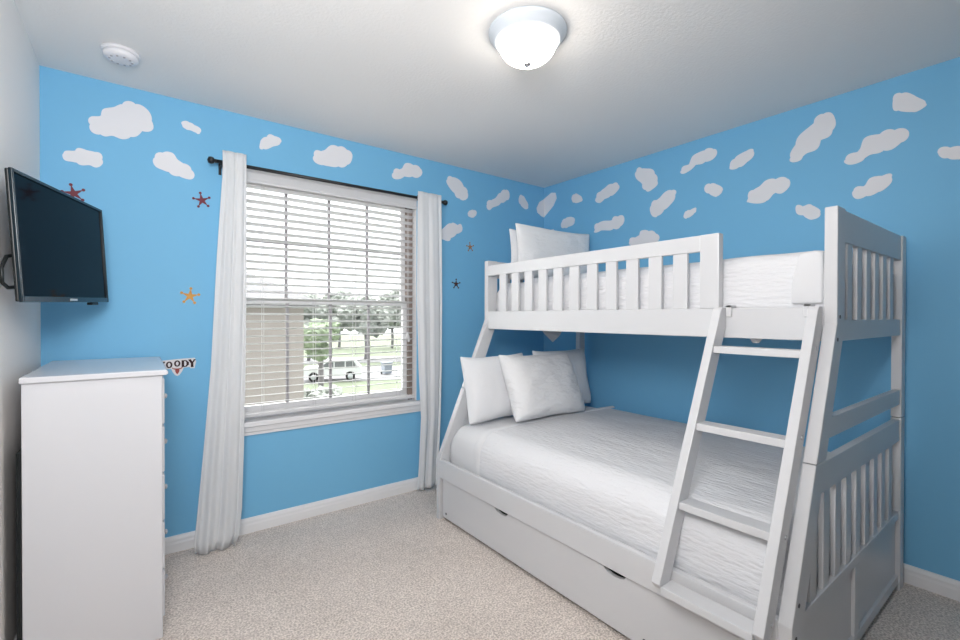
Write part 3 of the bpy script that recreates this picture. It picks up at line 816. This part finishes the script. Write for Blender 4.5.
tvp('sensor', bm, 'tv_plastic')
bm = BM()                                    # articulated arm, in room coordinates
def to_local(bm):
    bmesh.ops.transform(bm, matrix=tv.matrix_world.inverted(), verts=bm.verts)
    return bm
box(bm, XL + 0.002, XL + 0.022, 2.37, 2.45, 1.42, 1.64, 0.003)
tube(bm, [(XL + 0.02, 2.41, 1.56), (-0.30, 2.44, 1.56)], 0.016, 12)
tube(bm, [(-0.30, 2.44, 1.56), (-0.262, 2.425, 1.55)], 0.016, 12)
tvp('wall_arm', to_local(bm), 'tv_plastic')
bm = BM()
tube(bm, [(-0.318, 2.10, 1.47), (-0.335, 2.07, 1.46), (-0.343, 2.045, 1.42), (-0.342, 2.05, 1.375), (-0.332, 2.07, 1.36), (-0.31, 2.10, 1.365)], 0.006, 10)
tvp('cable', to_local(bm), 'tv_plastic', smooth=True)

# outlet on the left wall
ou = thing('wall_outlet', (XL, 2.035, 0.43), 'white electrical wall plate low on the left wall beside the dresser', 'outlet')
obj('plate', B(XL, XL + 0.006, 2.00, 2.071, 0.370, 0.488, 0.002), M['plastic'], ou)
for z in (0.405, 0.455):
    obj('socket', B(XL + 0.006, XL + 0.008, 2.02, 2.052, z - 0.014, z + 0.014, 0.0005), M['plastic_grey'], ou)

# ================================================================ CEILING THINGS
LC = (1.279, 1.374)
lamp = thing('ceiling_light', (LC[0], LC[1], ZC), 'round flush ceiling light with glowing frosted bowl and pale rim', 'light')
obj('base', lathe(BM(), [(0.0, ZC), (0.158, ZC), (0.161, ZC - 0.006), (0.160, ZC - 0.014), (0.154, ZC - 0.020), (0.145, ZC - 0.030), (0.136, ZC - 0.043), (0.126, ZC - 0.048), (0.118, ZC - 0.044), (0.0, ZC - 0.038)], (LC[0], LC[1], 0), 56), M['lamp_base'], lamp, True)
bowl = [(0.118, ZC - 0.045)]
for i in range(1, 13):
    a = math.pi / 2 * i / 12
    bowl.append((0.118 * math.cos(a) ** 0.8 if i < 12 else 0.0, ZC - 0.045 - 0.082 * math.sin(a)))
obj('glass_bowl', lathe(BM(), bowl, (LC[0], LC[1], 0), 56), M['lamp_glass'], lamp, True)
obj('finial', lathe(BM(), [(0.0, ZC - 0.143), (0.010, ZC - 0.141), (0.016, ZC - 0.134), (0.014, ZC - 0.128), (0.008, ZC - 0.124), (0.0, ZC - 0.122)], (LC[0], LC[1], 0), 20), M['chrome'], lamp, True)

sd = thing('smoke_detector', (-0.057, 2.569, ZC), 'round white smoke detector on the ceiling above the television', 'smoke detector')
obj('base', lathe(BM(), [(0.0, ZC), (0.070, ZC), (0.071, ZC - 0.010), (0.066, ZC - 0.014), (0.0, ZC - 0.014)], (-0.057, 2.569, 0), 40), M['plastic'], sd, True)
obj('cover', lathe(BM(), [(0.0, ZC - 0.014), (0.064, ZC - 0.014), (0.063, ZC - 0.028), (0.054, ZC - 0.036), (0.030, ZC - 0.038), (0.0, ZC - 0.038)], (-0.057, 2.569, 0), 40), M['plastic'], sd, True)
bm = BM()
for i in range(10):
    a = 2 * math.pi * i / 10
    box(bm, -0.057 + 0.040 * math.cos(a) - 0.004, -0.057 + 0.040 * math.cos(a) + 0.004, 2.569 + 0.040 * math.sin(a) - 0.004, 2.569 + 0.040 * math.sin(a) + 0.004, ZC - 0.0395, ZC - 0.037)
obj('vent', bm, M['plastic_grey'], sd)

# ================================================================ CURTAINS AND BLIND
RY, RZ = 2.850, 2.118
rod = thing('curtain_rod', (1.06, RY, RZ), 'thin black curtain rod with ball ends above the window', 'curtain rod')
obj('bar', tube(BM(), [(0.345, RY, RZ), (1.80, RY, RZ)], 0.0100, 14), M['black_metal'], rod, True)
for x, s in ((0.345, -1), (1.80, 1)):
    obj('finial', lathe(BM(), [(0.0085, 0.0), (0.012, 0.003 * s), (0.009, 0.008 * s), (0.016, 0.014 * s), (0.020, 0.026 * s), (0.016, 0.038 * s), (0.0, 0.044 * s)], (x, RY, RZ), 20, 'x'), M['black_metal'], rod, True)
for x in (0.372, 1.775):
    bm = BM()
    box(bm, x - 0.006, x + 0.006, RY - 0.006, YW - 0.0005, RZ - 0.018, RZ - 0.0105, 0.001)
    box(bm, x - 0.007, x + 0.007, YW - 0.005, YW - 0.0005, RZ - 0.05, RZ + 0.015, 0.001)
    obj('bracket', bm, M['black_metal'], rod)

def curtain(name, label, rows, folds, depth, phase, cat='curtain'):
    """rows: (z, x_left, x_right, y_centre, depth factor); pleats run down the cloth"""
    bm = BM()
    nx = 120
    zs = []
    for (r0, r1) in zip(rows[:-1], rows[1:]):
        m_ = max(1, int(abs(r0[0] - r1[0]) / 0.03))
        for k in range(m_):
            t = k / m_
            t2 = t
            zs.append(tuple(a + (b - a) * t2 for a, b in zip(r0, r1)))
    zs.append(rows[-1])
    grid = []
    for (z, xa, xb, yc, df) in zs:
        row = []
        for i in range(nx + 1):
            t = i / nx
            ph = phase + 0.5 * math.sin(2.1 * z + phase)
            wv = math.sin(2 * math.pi * folds * t + ph) + 0.35 * math.sin(2 * math.pi * folds * 2.3 * t + ph * 1.7 + z)
            y = yc + depth * df * wv * 0.7
            x = xa + (xb - xa) * (t + 0.018 * math.sin(2 * math.pi * folds * t * 1.0 + ph + 1.2))
            zz = z + (0.010 * noise.noise(Vector((t * 6, phase, 3))) if z < 0.05 else 0)
            row.append(bm.verts.new((x, min(y, YW - 0.021), max(zz, 0.004))))
        grid.append(row)
    for a, b in zip(grid[:-1], grid[1:]):
        for i in range(nx):
            bm.faces.new((a[i], a[i + 1], b[i + 1], b[i]))
    zt = rows[0][0]
    t = thing(name, ((rows[0][1] + rows[0][2]) / 2, RY, 0), label, cat, 'white curtains at the window')
    o = obj('panel', bm, M['curtain'], t, True)
    s = o.modifiers.new('cloth', 'SOLIDIFY')
    s.thickness = 0.003
    return t
cl = curtain('curtain', 'long white curtain left of the window, flared and puddled on the carpet',
    [(2.178, 0.370, 0.490, RY - 0.024, 0.45), (2.08, 0.372, 0.490, RY - 0.024, 0.55), (1.60, 0.342, 0.490, 2.825, 0.8), (1.0, 0.312, 0.484, 2.82, 0.9), (0.55, 0.276, 0.474, 2.815, 1.1), (0.20, 0.246, 0.462, 2.81, 1.4), (0.06, 0.232, 0.445, 2.80, 1.6), (0.008, 0.236, 0.425, 2.795, 1.8)], 2.4, 0.013, 0.4)
cr = curtain('curtain', 'narrow white curtain right of the window, hanging beside the bunk',
    [(2.158, 1.585, 1.778, RY - 0.024, 0.45), (2.07, 1.580, 1.780, RY - 0.024, 0.55), (1.40, 1.575, 1.788, 2.825, 0.9), (0.9, 1.590, 1.785, 2.825, 0.9), (0.55, 1.612, 1.775, 2.825, 1.0), (0.2, 1.604, 1.765, 2.84, 1.1), (0.03, 1.590, 1.760, 2.84, 1.1)], 2.2, 0.011, 2.0)
bm = BM()
ring = []
for i in range(25):
    a = 2 * math.pi * i / 24
    ring.append((1.600, RY + 0.020 * math.cos(a), RZ + 0.020 * math.sin(a)))
tube(bm, ring, 0.0035, 8)
obj('grommet', bm, M['black_metal'], cr, True)

BX0, BX1 = WX0 + 0.008, WX1 - 0.009
BYC = 2.958
bl = thing('window_blind', (1.0, BYC, WZ0), 'white slatted blind with wide valance, lowered over the window with slats open', 'blind')
bm = BM()
prism(bm, [(YW - 0.004, 2.052), (YW - 0.014, 2.052), (YW - 0.014, 2.068), (YW - 0.010, 2.075), (YW - 0.010, 2.112), (YW - 0.016, 2.120), (YW - 0.016, 2.1335), (YW - 0.004, 2.1335)], 'x', BX0 - 0.01, BX1 + 0.006)
obj('valance', bm, M['blind'], bl)
obj('headrail', B(BX0, BX1, BYC - 0.022, BYC + 0.026, 2.085, 2.128, 0.002), M['blind'], bl)
bm = BM()
SP = 0.0445
tilt = math.radians(11)
ns = 30
for k in range(ns):
    zc = 2.040 - SP * k
    w = 0.0245
    for (aa, bb_) in ((0, 1),):
        t = bmesh.new()
        secs = []
        for x in (BX0 + 0.004, BX1 - 0.004):
            ring_ = []
            for j in range(7):
                s_ = -1 + 2 * j / 6
                c_ = 0.0022 * (1 - s_ * s_)
                ring_.append((s_ * w, c_ + 0.0013))
            for j in range(6, -1, -1):
                s_ = -1 + 2 * j / 6
                c_ = 0.0022 * (1 - s_ * s_)
                ring_.append((s_ * w, c_ - 0.0013))
            secs.append([t.verts.new((x, BYC + 0.006 + yv * math.cos(tilt) + zv * math.sin(tilt), zc - yv * math.sin(tilt) + zv * math.cos(tilt))) for yv, zv in ring_])
        n = len(secs[0])
        t.faces.new(secs[0])
        t.faces.new(list(reversed(secs[1])))
        for i in range(n):
            t.faces.new((secs[0][i], secs[1][i], secs[1][(i + 1) % n], secs[0][(i + 1) % n]))
        merge(bm, t)
obj('slats', bm, M['blind'], bl)
obj('bottom_rail', B(BX0 + 0.004, BX1 - 0.004, BYC - 0.018, BYC + 0.030, 0.672, 0.694, 0.004), M['blind'], bl)
bm = BM()
for x in (0.60, 0.905, 1.17, 1.50):
    for y in (BYC - 0.021, BYC + 0.033):
        tube(bm, [(x, y, 0.694), (x, y, 2.09)], 0.0014, 6)
obj('ladder_cord', bm, M['blind'], bl)
bm = BM()
tube(bm, [(1.556, BYC - 0.026, 1.15), (1.556, BYC - 0.026, 2.09)], 0.0013, 6)
tube(bm, [(1.566, BYC - 0.026, 1.13), (1.566, BYC - 0.026, 2.09)], 0.0013, 6)
obj('pull_cord', bm, M['blind'], bl)
for x, z in ((1.556, 1.13), (1.566, 1.11)):
    obj('tassel', lathe(BM(), [(0.003, z + 0.03), (0.006, z + 0.02), (0.010, z - 0.015), (0.009, z - 0.022), (0.0, z - 0.023)], (x, BYC - 0.026, 0), 14), M['blind'], bl, True)

# ================================================================ WALL DECALS
DT = 0.0016
def scallop(loop):
    # little round bumps all along the outline
    n = len(loop)
    P_ = [Vector(p) for p in loop]
    area = sum(P_[i].x * P_[(i + 1) % n].y - P_[(i + 1) % n].x * P_[i].y for i in range(n))
    sg = 1 if area > 0 else -1
    seg = [(P_[(i + 1) % n] - P_[i]).length for i in range(n)]
    tot = sum(seg)
    k = max(6, round(tot / 0.092))
    amp = min(0.018, tot * 0.016)
    out, s_ = [], 0.0
    for i in range(n):
        d = (P_[(i + 1) % n] - P_[i - 1])
        if d.length < 1e-9:
            s_ += seg[i]
            continue
        d.normalize()
        ph = s_ / tot * k + 0.22 * math.sin(2 * math.pi * s_ / tot * 3 + tot * 9)
        b = abs(math.sin(math.pi * ph)) ** 0.7 - 0.55
        out.append(tuple(P_[i] + Vector((d.y, -d.x)) * sg * amp * b))
        s_ += seg[i]
    return out
def cloud(wall, label, pts):
    loop = scallop(smooth_loop(pts, 12))
    bm = BM()
    if wall == 'L':
        prism(bm, loop, 'y', YW - 0.0006 - DT, YW - 0.0006)
        c = (sum(p[0] for p in pts) / len(pts), YW, sum(p[1] for p in pts) / len(pts))
    else:
        prism(bm, loop, 'x', XR - 0.0006 - DT, XR - 0.0006)
        c = (XR, sum(p[0] for p in pts) / len(pts), sum(p[1] for p in pts) / len(pts))
    o = obj('cloud_decal', bm, M['cloud'], None, loc=c)
    return tag(o, label, 'wall decal', 'cloud decals on the blue walls')
for c in CLOUDS:
    cloud(*c)
bm = BM()
prism(bm, CORNER_A, 'y', YW - 0.0006 - DT, YW - 0.0006)
prism(bm, CORNER_B, 'x', XR - 0.0006 - DT, XR - 0.0006)
tag(obj('cloud_decal', bm, M['cloud'], None, loc=(XR, YW, 2.26)), 'white cloud decal folded across the corner where the two blue walls meet', 'wall decal', 'cloud decals on the blue walls')

def star(x, z, R, m, label, rot=0.0):
    bm = BM()
    pts = []
    for i in range(10):
        a = math.pi / 2 + rot + math.pi * i / 5
        r = R if i % 2 == 0 else R * 0.33
        pts.append((x + r * math.cos(a), z + r * math.sin(a)))
    prism(bm, pts, 'y', YW - 0.0006 - DT, YW - 0.0006)
    s = obj('star_decal', bm, M[m], None, loc=(x, YW, z))
    tag(s, label, 'wall decal', 'badge stars on the window wall')
    for i in range(5):
        a = math.pi / 2 + rot + 2 * math.pi * i / 5
        c = (x + R * math.cos(a), YW - 0.0006, z + R * math.sin(a))
        obj('star_tip', lathe(BM(), [(0.0, -DT * 1.2), (R * 0.17, -DT * 1.2), (R * 0.17, 0.0), (0.0, 0.0)], c, 12, 'y'), M[m], s)
star(-0.246, 1.862, 0.042, 'star_red', 'dark red badge star decal half hidden behind the television\'s top edge', 0.25)
star(0.285, 1.912, 0.040, 'star_red', 'dark red badge star decal just left of the left curtain', 0.2)
star(0.228, 1.380, 0.042, 'star_gold', 'orange-gold star decal between the television and the left curtain', -0.1)
star(2.117, 1.826, 0.034, 'star_tan', 'tan-brown star decal right of the right curtain, above a darker star', 0.1)
star(1.983, 1.525, 0.036, 'star_dark', 'dark brown star decal close to the right curtain, level with the guard rail', 0.0)

# small lettering decal beside the dresser top
ld = thing('lettering_decal', (0.177, YW, 1.01), 'small maroon western lettering decal on the wall just right of the dresser top', 'wall decal')
yb_ = YW - 0.0006
prism_b = BM()
prism(prism_b, [(0.05, 0.991), (0.05, 1.030), (0.12, 1.034), (0.168, 1.038), (0.25, 1.041), (0.256, 1.020), (0.248, 0.984), (0.228, 0.984), (0.226, 0.992), (0.199, 0.990), (0.190, 0.970), (0.179, 0.952), (0.169, 0.947), (0.159, 0.952), (0.148, 0.970), (0.142, 0.986), (0.115, 0.986), (0.08, 0.988)], 'y', yb_ - 0.0010, yb_)
obj('backing', prism_b, M['decal_white'], ld)
def strokes(bm, segs, cx, cz, w, h, wid):
    for (x0, z0, x1, z1, k) in segs:
        a = Vector((cx + x0 * w, cz + z0 * h))
        b = Vector((cx + x1 * w, cz + z1 * h))
        d = (b - a).normalized()
        n = Vector((-d.y, d.x)) * wid * k / 2
        prism(bm, [tuple(a + n), tuple(b + n), tuple(b - n), tuple(a - n)], 'y', yb_ - 0.0020, yb_ - 0.0010)
def letter_o(bm, cx, cz, w, h, k):
    n = 20
    t = bmesh.new()
    vo, vi = [], []
    for d in (yb_ - 0.0020, yb_ - 0.0010):
        vo.append([t.verts.new((cx + w / 2 * math.cos(2 * math.pi * i / n), d, cz + h / 2 * math.sin(2 * math.pi * i / n))) for i in range(n)])
        vi.append([t.verts.new((cx + w / 2 * 0.42 * math.cos(2 * math.pi * i / n), d, cz + h / 2 * 0.62 * math.sin(2 * math.pi * i / n))) for i in range(n)])
    for i in range(n):
        j = (i + 1) % n
        for d in (0, 1):
            t.faces.new((vo[d][i], vo[d][j], vi[d][j], vi[d][i]))
        t.faces.new((vo[0][i], vo[1][i], vo[1][j], vo[0][j]))
        t.faces.new((vi[0][i], vi[0][j], vi[1][j], vi[1][i]))
    merge(bm, t)
bm = BM()
strokes(bm, [(-.5, .5, -.25, -.5, 1.3), (-.25, -.5, 0, .3, .8), (0, .3, .25, -.5, 1.3), (.25, -.5, .5, .5, .8), (-.65, .46, -.3, .46, .6), (.3, .46, .65, .46, .6)], 0.092, 1.009, 0.036, 0.034, 0.008)
obj('letter', bm, M['decal_dark'], ld)
bm = BM(); letter_o(bm, 0.133, 1.009, 0.029, 0.036, 1)
obj('letter', bm, M['decal_dark'], ld)
bm = BM(); letter_o(bm, 0.169, 1.014, 0.029, 0.034, 1)
obj('letter', bm, M['decal_dark'], ld)
bm = BM()
strokes(bm, [(-.35, .5, -.35, -.5, 1.3), (-.55, .46, .1, .46, .6), (-.55, -.46, .1, -.46, .6), (.1, .46, .38, .2, .8), (.38, .25, .38, -.25, 1.3), (.38, -.2, .1, -.46, .8)], 0.205, 1.012, 0.030, 0.034, 0.009)
obj('letter', bm, M['decal_dark'], ld)
bm = BM()
strokes(bm, [(-.45, .5, 0, 0, 1.3), (.45, .5, 0, 0, .8), (0, .05, 0, -.5, 1.3), (-.65, .46, -.25, .46, .6), (.25, .46, .6, .46, .6), (-.25, -.46, .25, -.46, .6)], 0.237, 1.012, 0.027, 0.040, 0.009)
obj('letter', bm, M['decal_dark'], ld)
bm = BM()                                    # steer-skull emblem below the lettering
prism(bm, [(0.161, 0.986), (0.177, 0.986), (0.179, 0.974), (0.174, 0.962), (0.169, 0.956), (0.164, 0.962), (0.159, 0.974)], 'y', yb_ - 0.0020, yb_ - 0.0010)
strokes(bm, [(0, 0, -.6, .1, 1), (-.6, .1, -.9, .55, .7), (0, 0, .6, .1, 1), (.6, .1, .9, .55, .7)], 0.169, 0.984, 0.026, 0.016, 0.006)
obj('emblem', bm, M['decal_red'], ld)

# ================================================================ OUTSIDE THE WINDOW (one storey below)
GZ = -3.5
DF = Vector((0.34, 0.94, 0)).normalized()      # away from the window, towards the street
DR = Vector((DF.y, -DF.x, 0))                  # along the street
def og(dist, side, z=GZ):
    p = DF * dist + DR * side
    return Vector((p.x, p.y, z))
def strip(name, d0, d1, z0, z1, m, s0=-60, s1=60):
    t = bmesh.new()
    c = [og(d0, s0), og(d0, s1), og(d1, s1), og(d1, s0)]
    lo = [t.verts.new((p.x, p.y, z0)) for p in c]
    hi = [t.verts.new((p.x, p.y, z1)) for p in c]
    t.faces.new(lo); t.faces.new(hi)
    for i in range(4):
        t.faces.new((lo[i], lo[(i + 1) % 4], hi[(i + 1) % 4], hi[i]))
    struct(name, t, m)
strip('lawn', 6.0, 120, GZ - 0.3, GZ, M['grass'])
strip('street', 34.5, 44, GZ, GZ + 0.03, M['asphalt'])
strip('sidewalk', 48, 55, GZ, GZ + 0.03, M['asphalt'])

hs = thing('house', (0.0, 15.5, GZ), 'pale beige neighbouring house with hip roof seen through the window\'s left half', 'house')
hx1 = 4.10
obj('wall', B(-6.0, hx1, 14.5, 24.0, GZ, 1.55), M['house_wall'], hs)
bm = BM()
e = 0.35
b0 = [bm.verts.new(p) for p in ((-6 - e, 14.5 - e, 1.55), (hx1 + e, 14.5 - e, 1.55), (hx1 + e, 24 + e, 1.55), (-6 - e, 24 + e, 1.55))]
b1 = [bm.verts.new(p) for p in ((-6 - e, 14.5 - e, 1.72), (hx1 + e, 14.5 - e, 1.72), (hx1 + e, 24 + e, 1.72), (-6 - e, 24 + e, 1.72))]
r0 = bm.verts.new((-2.5, 18.5, 3.0)); r1 = bm.verts.new((3.0, 18.5, 3.0))
for i in range(4):
    bm.faces.new((b0[i], b0[(i + 1) % 4], b1[(i + 1) % 4], b1[i]))
bm.faces.new(b0)
bm.faces.new((b1[0], b1[1], r1, r0)); bm.faces.new((b1[1], b1[2], r1)); bm.faces.new((b1[2], b1[3], r0, r1)); bm.faces.new((b1[3], b1[0], r0))
obj('roof', bm, M['house_roof'], hs)
obj('roof_vent', tube(BM(), [(2.55, 16.5, 2.2), (2.55, 16.5, 2.75)], 0.06, 10), M['plastic_grey'], hs, True)

def car():
    # own axes: x along the car, y across, z up
    L, Wd = 4.1, 1.75
    o = thing('car', (0, 0, 0), 'white sport utility car parked on the street beyond the lawn', 'car')
    body = [(-2.05, 0.35), (-2.05, 0.85), (-1.95, 0.98), (-0.95, 1.05), (-0.35, 1.50), (0.2, 1.56), (1.55, 1.54), (1.95, 1.05), (2.05, 0.95), (2.05, 0.38)]
    for cx in (1.28, -1.28):
        for i in range(9):
            t = math.pi * i / 8
            body.append((cx + 0.38 * math.cos(t), 0.35 + 0.36 * math.sin(t)))
    b = obj('body', prism(BM(), body, 'y', -Wd / 2, Wd / 2, 0.0), M['car_paint'], o, local=True)
    for s in (-1, 1):
        y0, y1 = (-Wd / 2 - 0.012, -Wd / 2 + 0.01) if s < 0 else (Wd / 2 - 0.01, Wd / 2 + 0.012)
        for pts in ([(-0.80, 1.06), (-0.30, 1.44), (0.10, 1.48), (0.10, 1.04)], [(0.18, 1.04), (0.18, 1.48), (0.88, 1.48), (0.88, 1.04)], [(0.96, 1.04), (0.96, 1.47), (1.50, 1.46), (1.75, 1.05)]):
            obj('side_window', prism(BM(), pts, 'y', y0, y1), M['car_glass'], o, local=True)
    for cx in (1.28, -1.28):
        for s in (-1, 1):
            yc = s * (Wd / 2 - 0.11)
            w = obj('wheel', lathe(BM(), [(0.0, -0.11), (0.30, -0.11), (0.335, -0.08), (0.335, 0.08), (0.30, 0.11), (0.0, 0.11)], (cx, yc, 0.335), 26, 'y'), M['tyre'], o, True, local=True)
            obj('hub_cap', lathe(BM(), [(0.0, -0.118), (0.19, -0.115), (0.19, 0.115), (0.0, 0.118)], (cx, yc, 0.335), 20, 'y'), M['silver'], w, True, local=True)
    return o
c_ = car()
p = og(37.0, -0.5)
c_.location = (11.6, 33.6, GZ + 0.03)
c_.rotation_euler = (0, 0, math.radians(-22))

wb = thing('trash_bin', (16.3, 34.3, GZ + 0.03), 'grey wheeled trash bin standing on the street right of the white car', 'bin')
bm = BM()
prism(bm, [(-0.28, 0.08), (0.28, 0.08), (0.36, 0.95), (-0.36, 0.95)], 'y', -0.35, 0.35, 0.02)
obj('tub', bm, M['bin'], wb, local=True)
obj('lid', B(-0.40, 0.40, -0.40, 0.38, 0.95, 1.02, 0.02), M['bin'], wb, local=True)
for s in (-0.3, 0.3):
    obj('wheel', lathe(BM(), [(0.0, -0.04), (0.11, -0.04), (0.11, 0.04), (0.0, 0.04)], (s, 0.32, 0.11), 16, 'x'), M['tyre'], wb, True, local=True)

def tree(loc, h, crown_r, crown_h, n, label, m='leaf', trunk=0.14, seed=1):
    rnd = random.Random(seed)
    t = thing('tree', loc, label, 'tree', 'trees across the street' if m == 'leaf' else None)
    zt = h - crown_h
    pts = [(0, 0, 0), (0.06 * h / 5, 0.02, zt * 0.5), (0.0, 0.05, zt + crown_h * 0.4)]
    obj('trunk', tube(BM(), pts, trunk, 10), M['bark'], t, True, local=True)
    bm = BM()
    for i in range(n):
        a = rnd.uniform(0, 6.28); q = rnd.random() ** 0.5
        z = zt + crown_h * rnd.uniform(0.2, 0.85)
        f = 1 - abs((z - zt) / crown_h - 0.45)
        rr = crown_r * rnd.uniform(0.28, 0.5)
        ico(bm, (crown_r * 0.75 * q * f * math.cos(a), crown_r * 0.75 * q * f * math.sin(a), z), rr, 3, (1, 1, 0.8), 0.55, 3.1)
    obj('crown', bm, M[m], t, False, local=True)
    return t
def out(dist_dir, d):                         # point on the ground d metres away along a compass direction (radians from the window normal)
    return (d * math.sin(dist_dir), d * math.cos(dist_dir), GZ)
tree(out(0.308, 28), 4.6, 1.3, 2.4, 16, 'young light green tree on the lawn in front of the parked car', 'leaf_light', 0.16, 3)
for k, (ang, d, h, r, lab) in enumerate((
        (0.285, 52, 7.4, 2.6, 'grey-green tree across the street, right beside the neighbouring house corner'),
        (0.345, 70, 8.6, 3.1, 'grey-green tree far across the street, behind the young light green tree'),
        (0.40, 52, 8.0, 2.6, 'grey-green tree across the street between the car and the trash bin'),
        (0.455, 70, 9.0, 3.1, 'tall grey-green tree far across the street, above the trash bin'),
        (0.515, 52, 7.4, 2.6, 'rightmost grey-green tree across the street, by the window\'s right edge'))):
    tree(out(ang, d), h, r, h * 0.75, 22, lab, 'leaf', 0.2, 10 + k)
def bush(loc, r, label, seed):
    bm = BM()
    rnd = random.Random(seed)
    for i in range(9):
        ico(bm, (rnd.uniform(-r, r), rnd.uniform(-r * 0.5, r * 0.5), r * rnd.uniform(0.35, 0.75)), r * 0.5, 3, (1, 1, 1), 0.5, 3.0)
    for v in bm.verts:
        if v.co.z < 0: v.co.z = 0
    o = obj('bush', bm, M['bin'] if False else M['leaf'], None, local=True, loc=loc)
    tag(o, label, 'bush')
bush(out(0.300, 24), 1.0, 'low grey-green bush on the lawn below the young tree', 5)
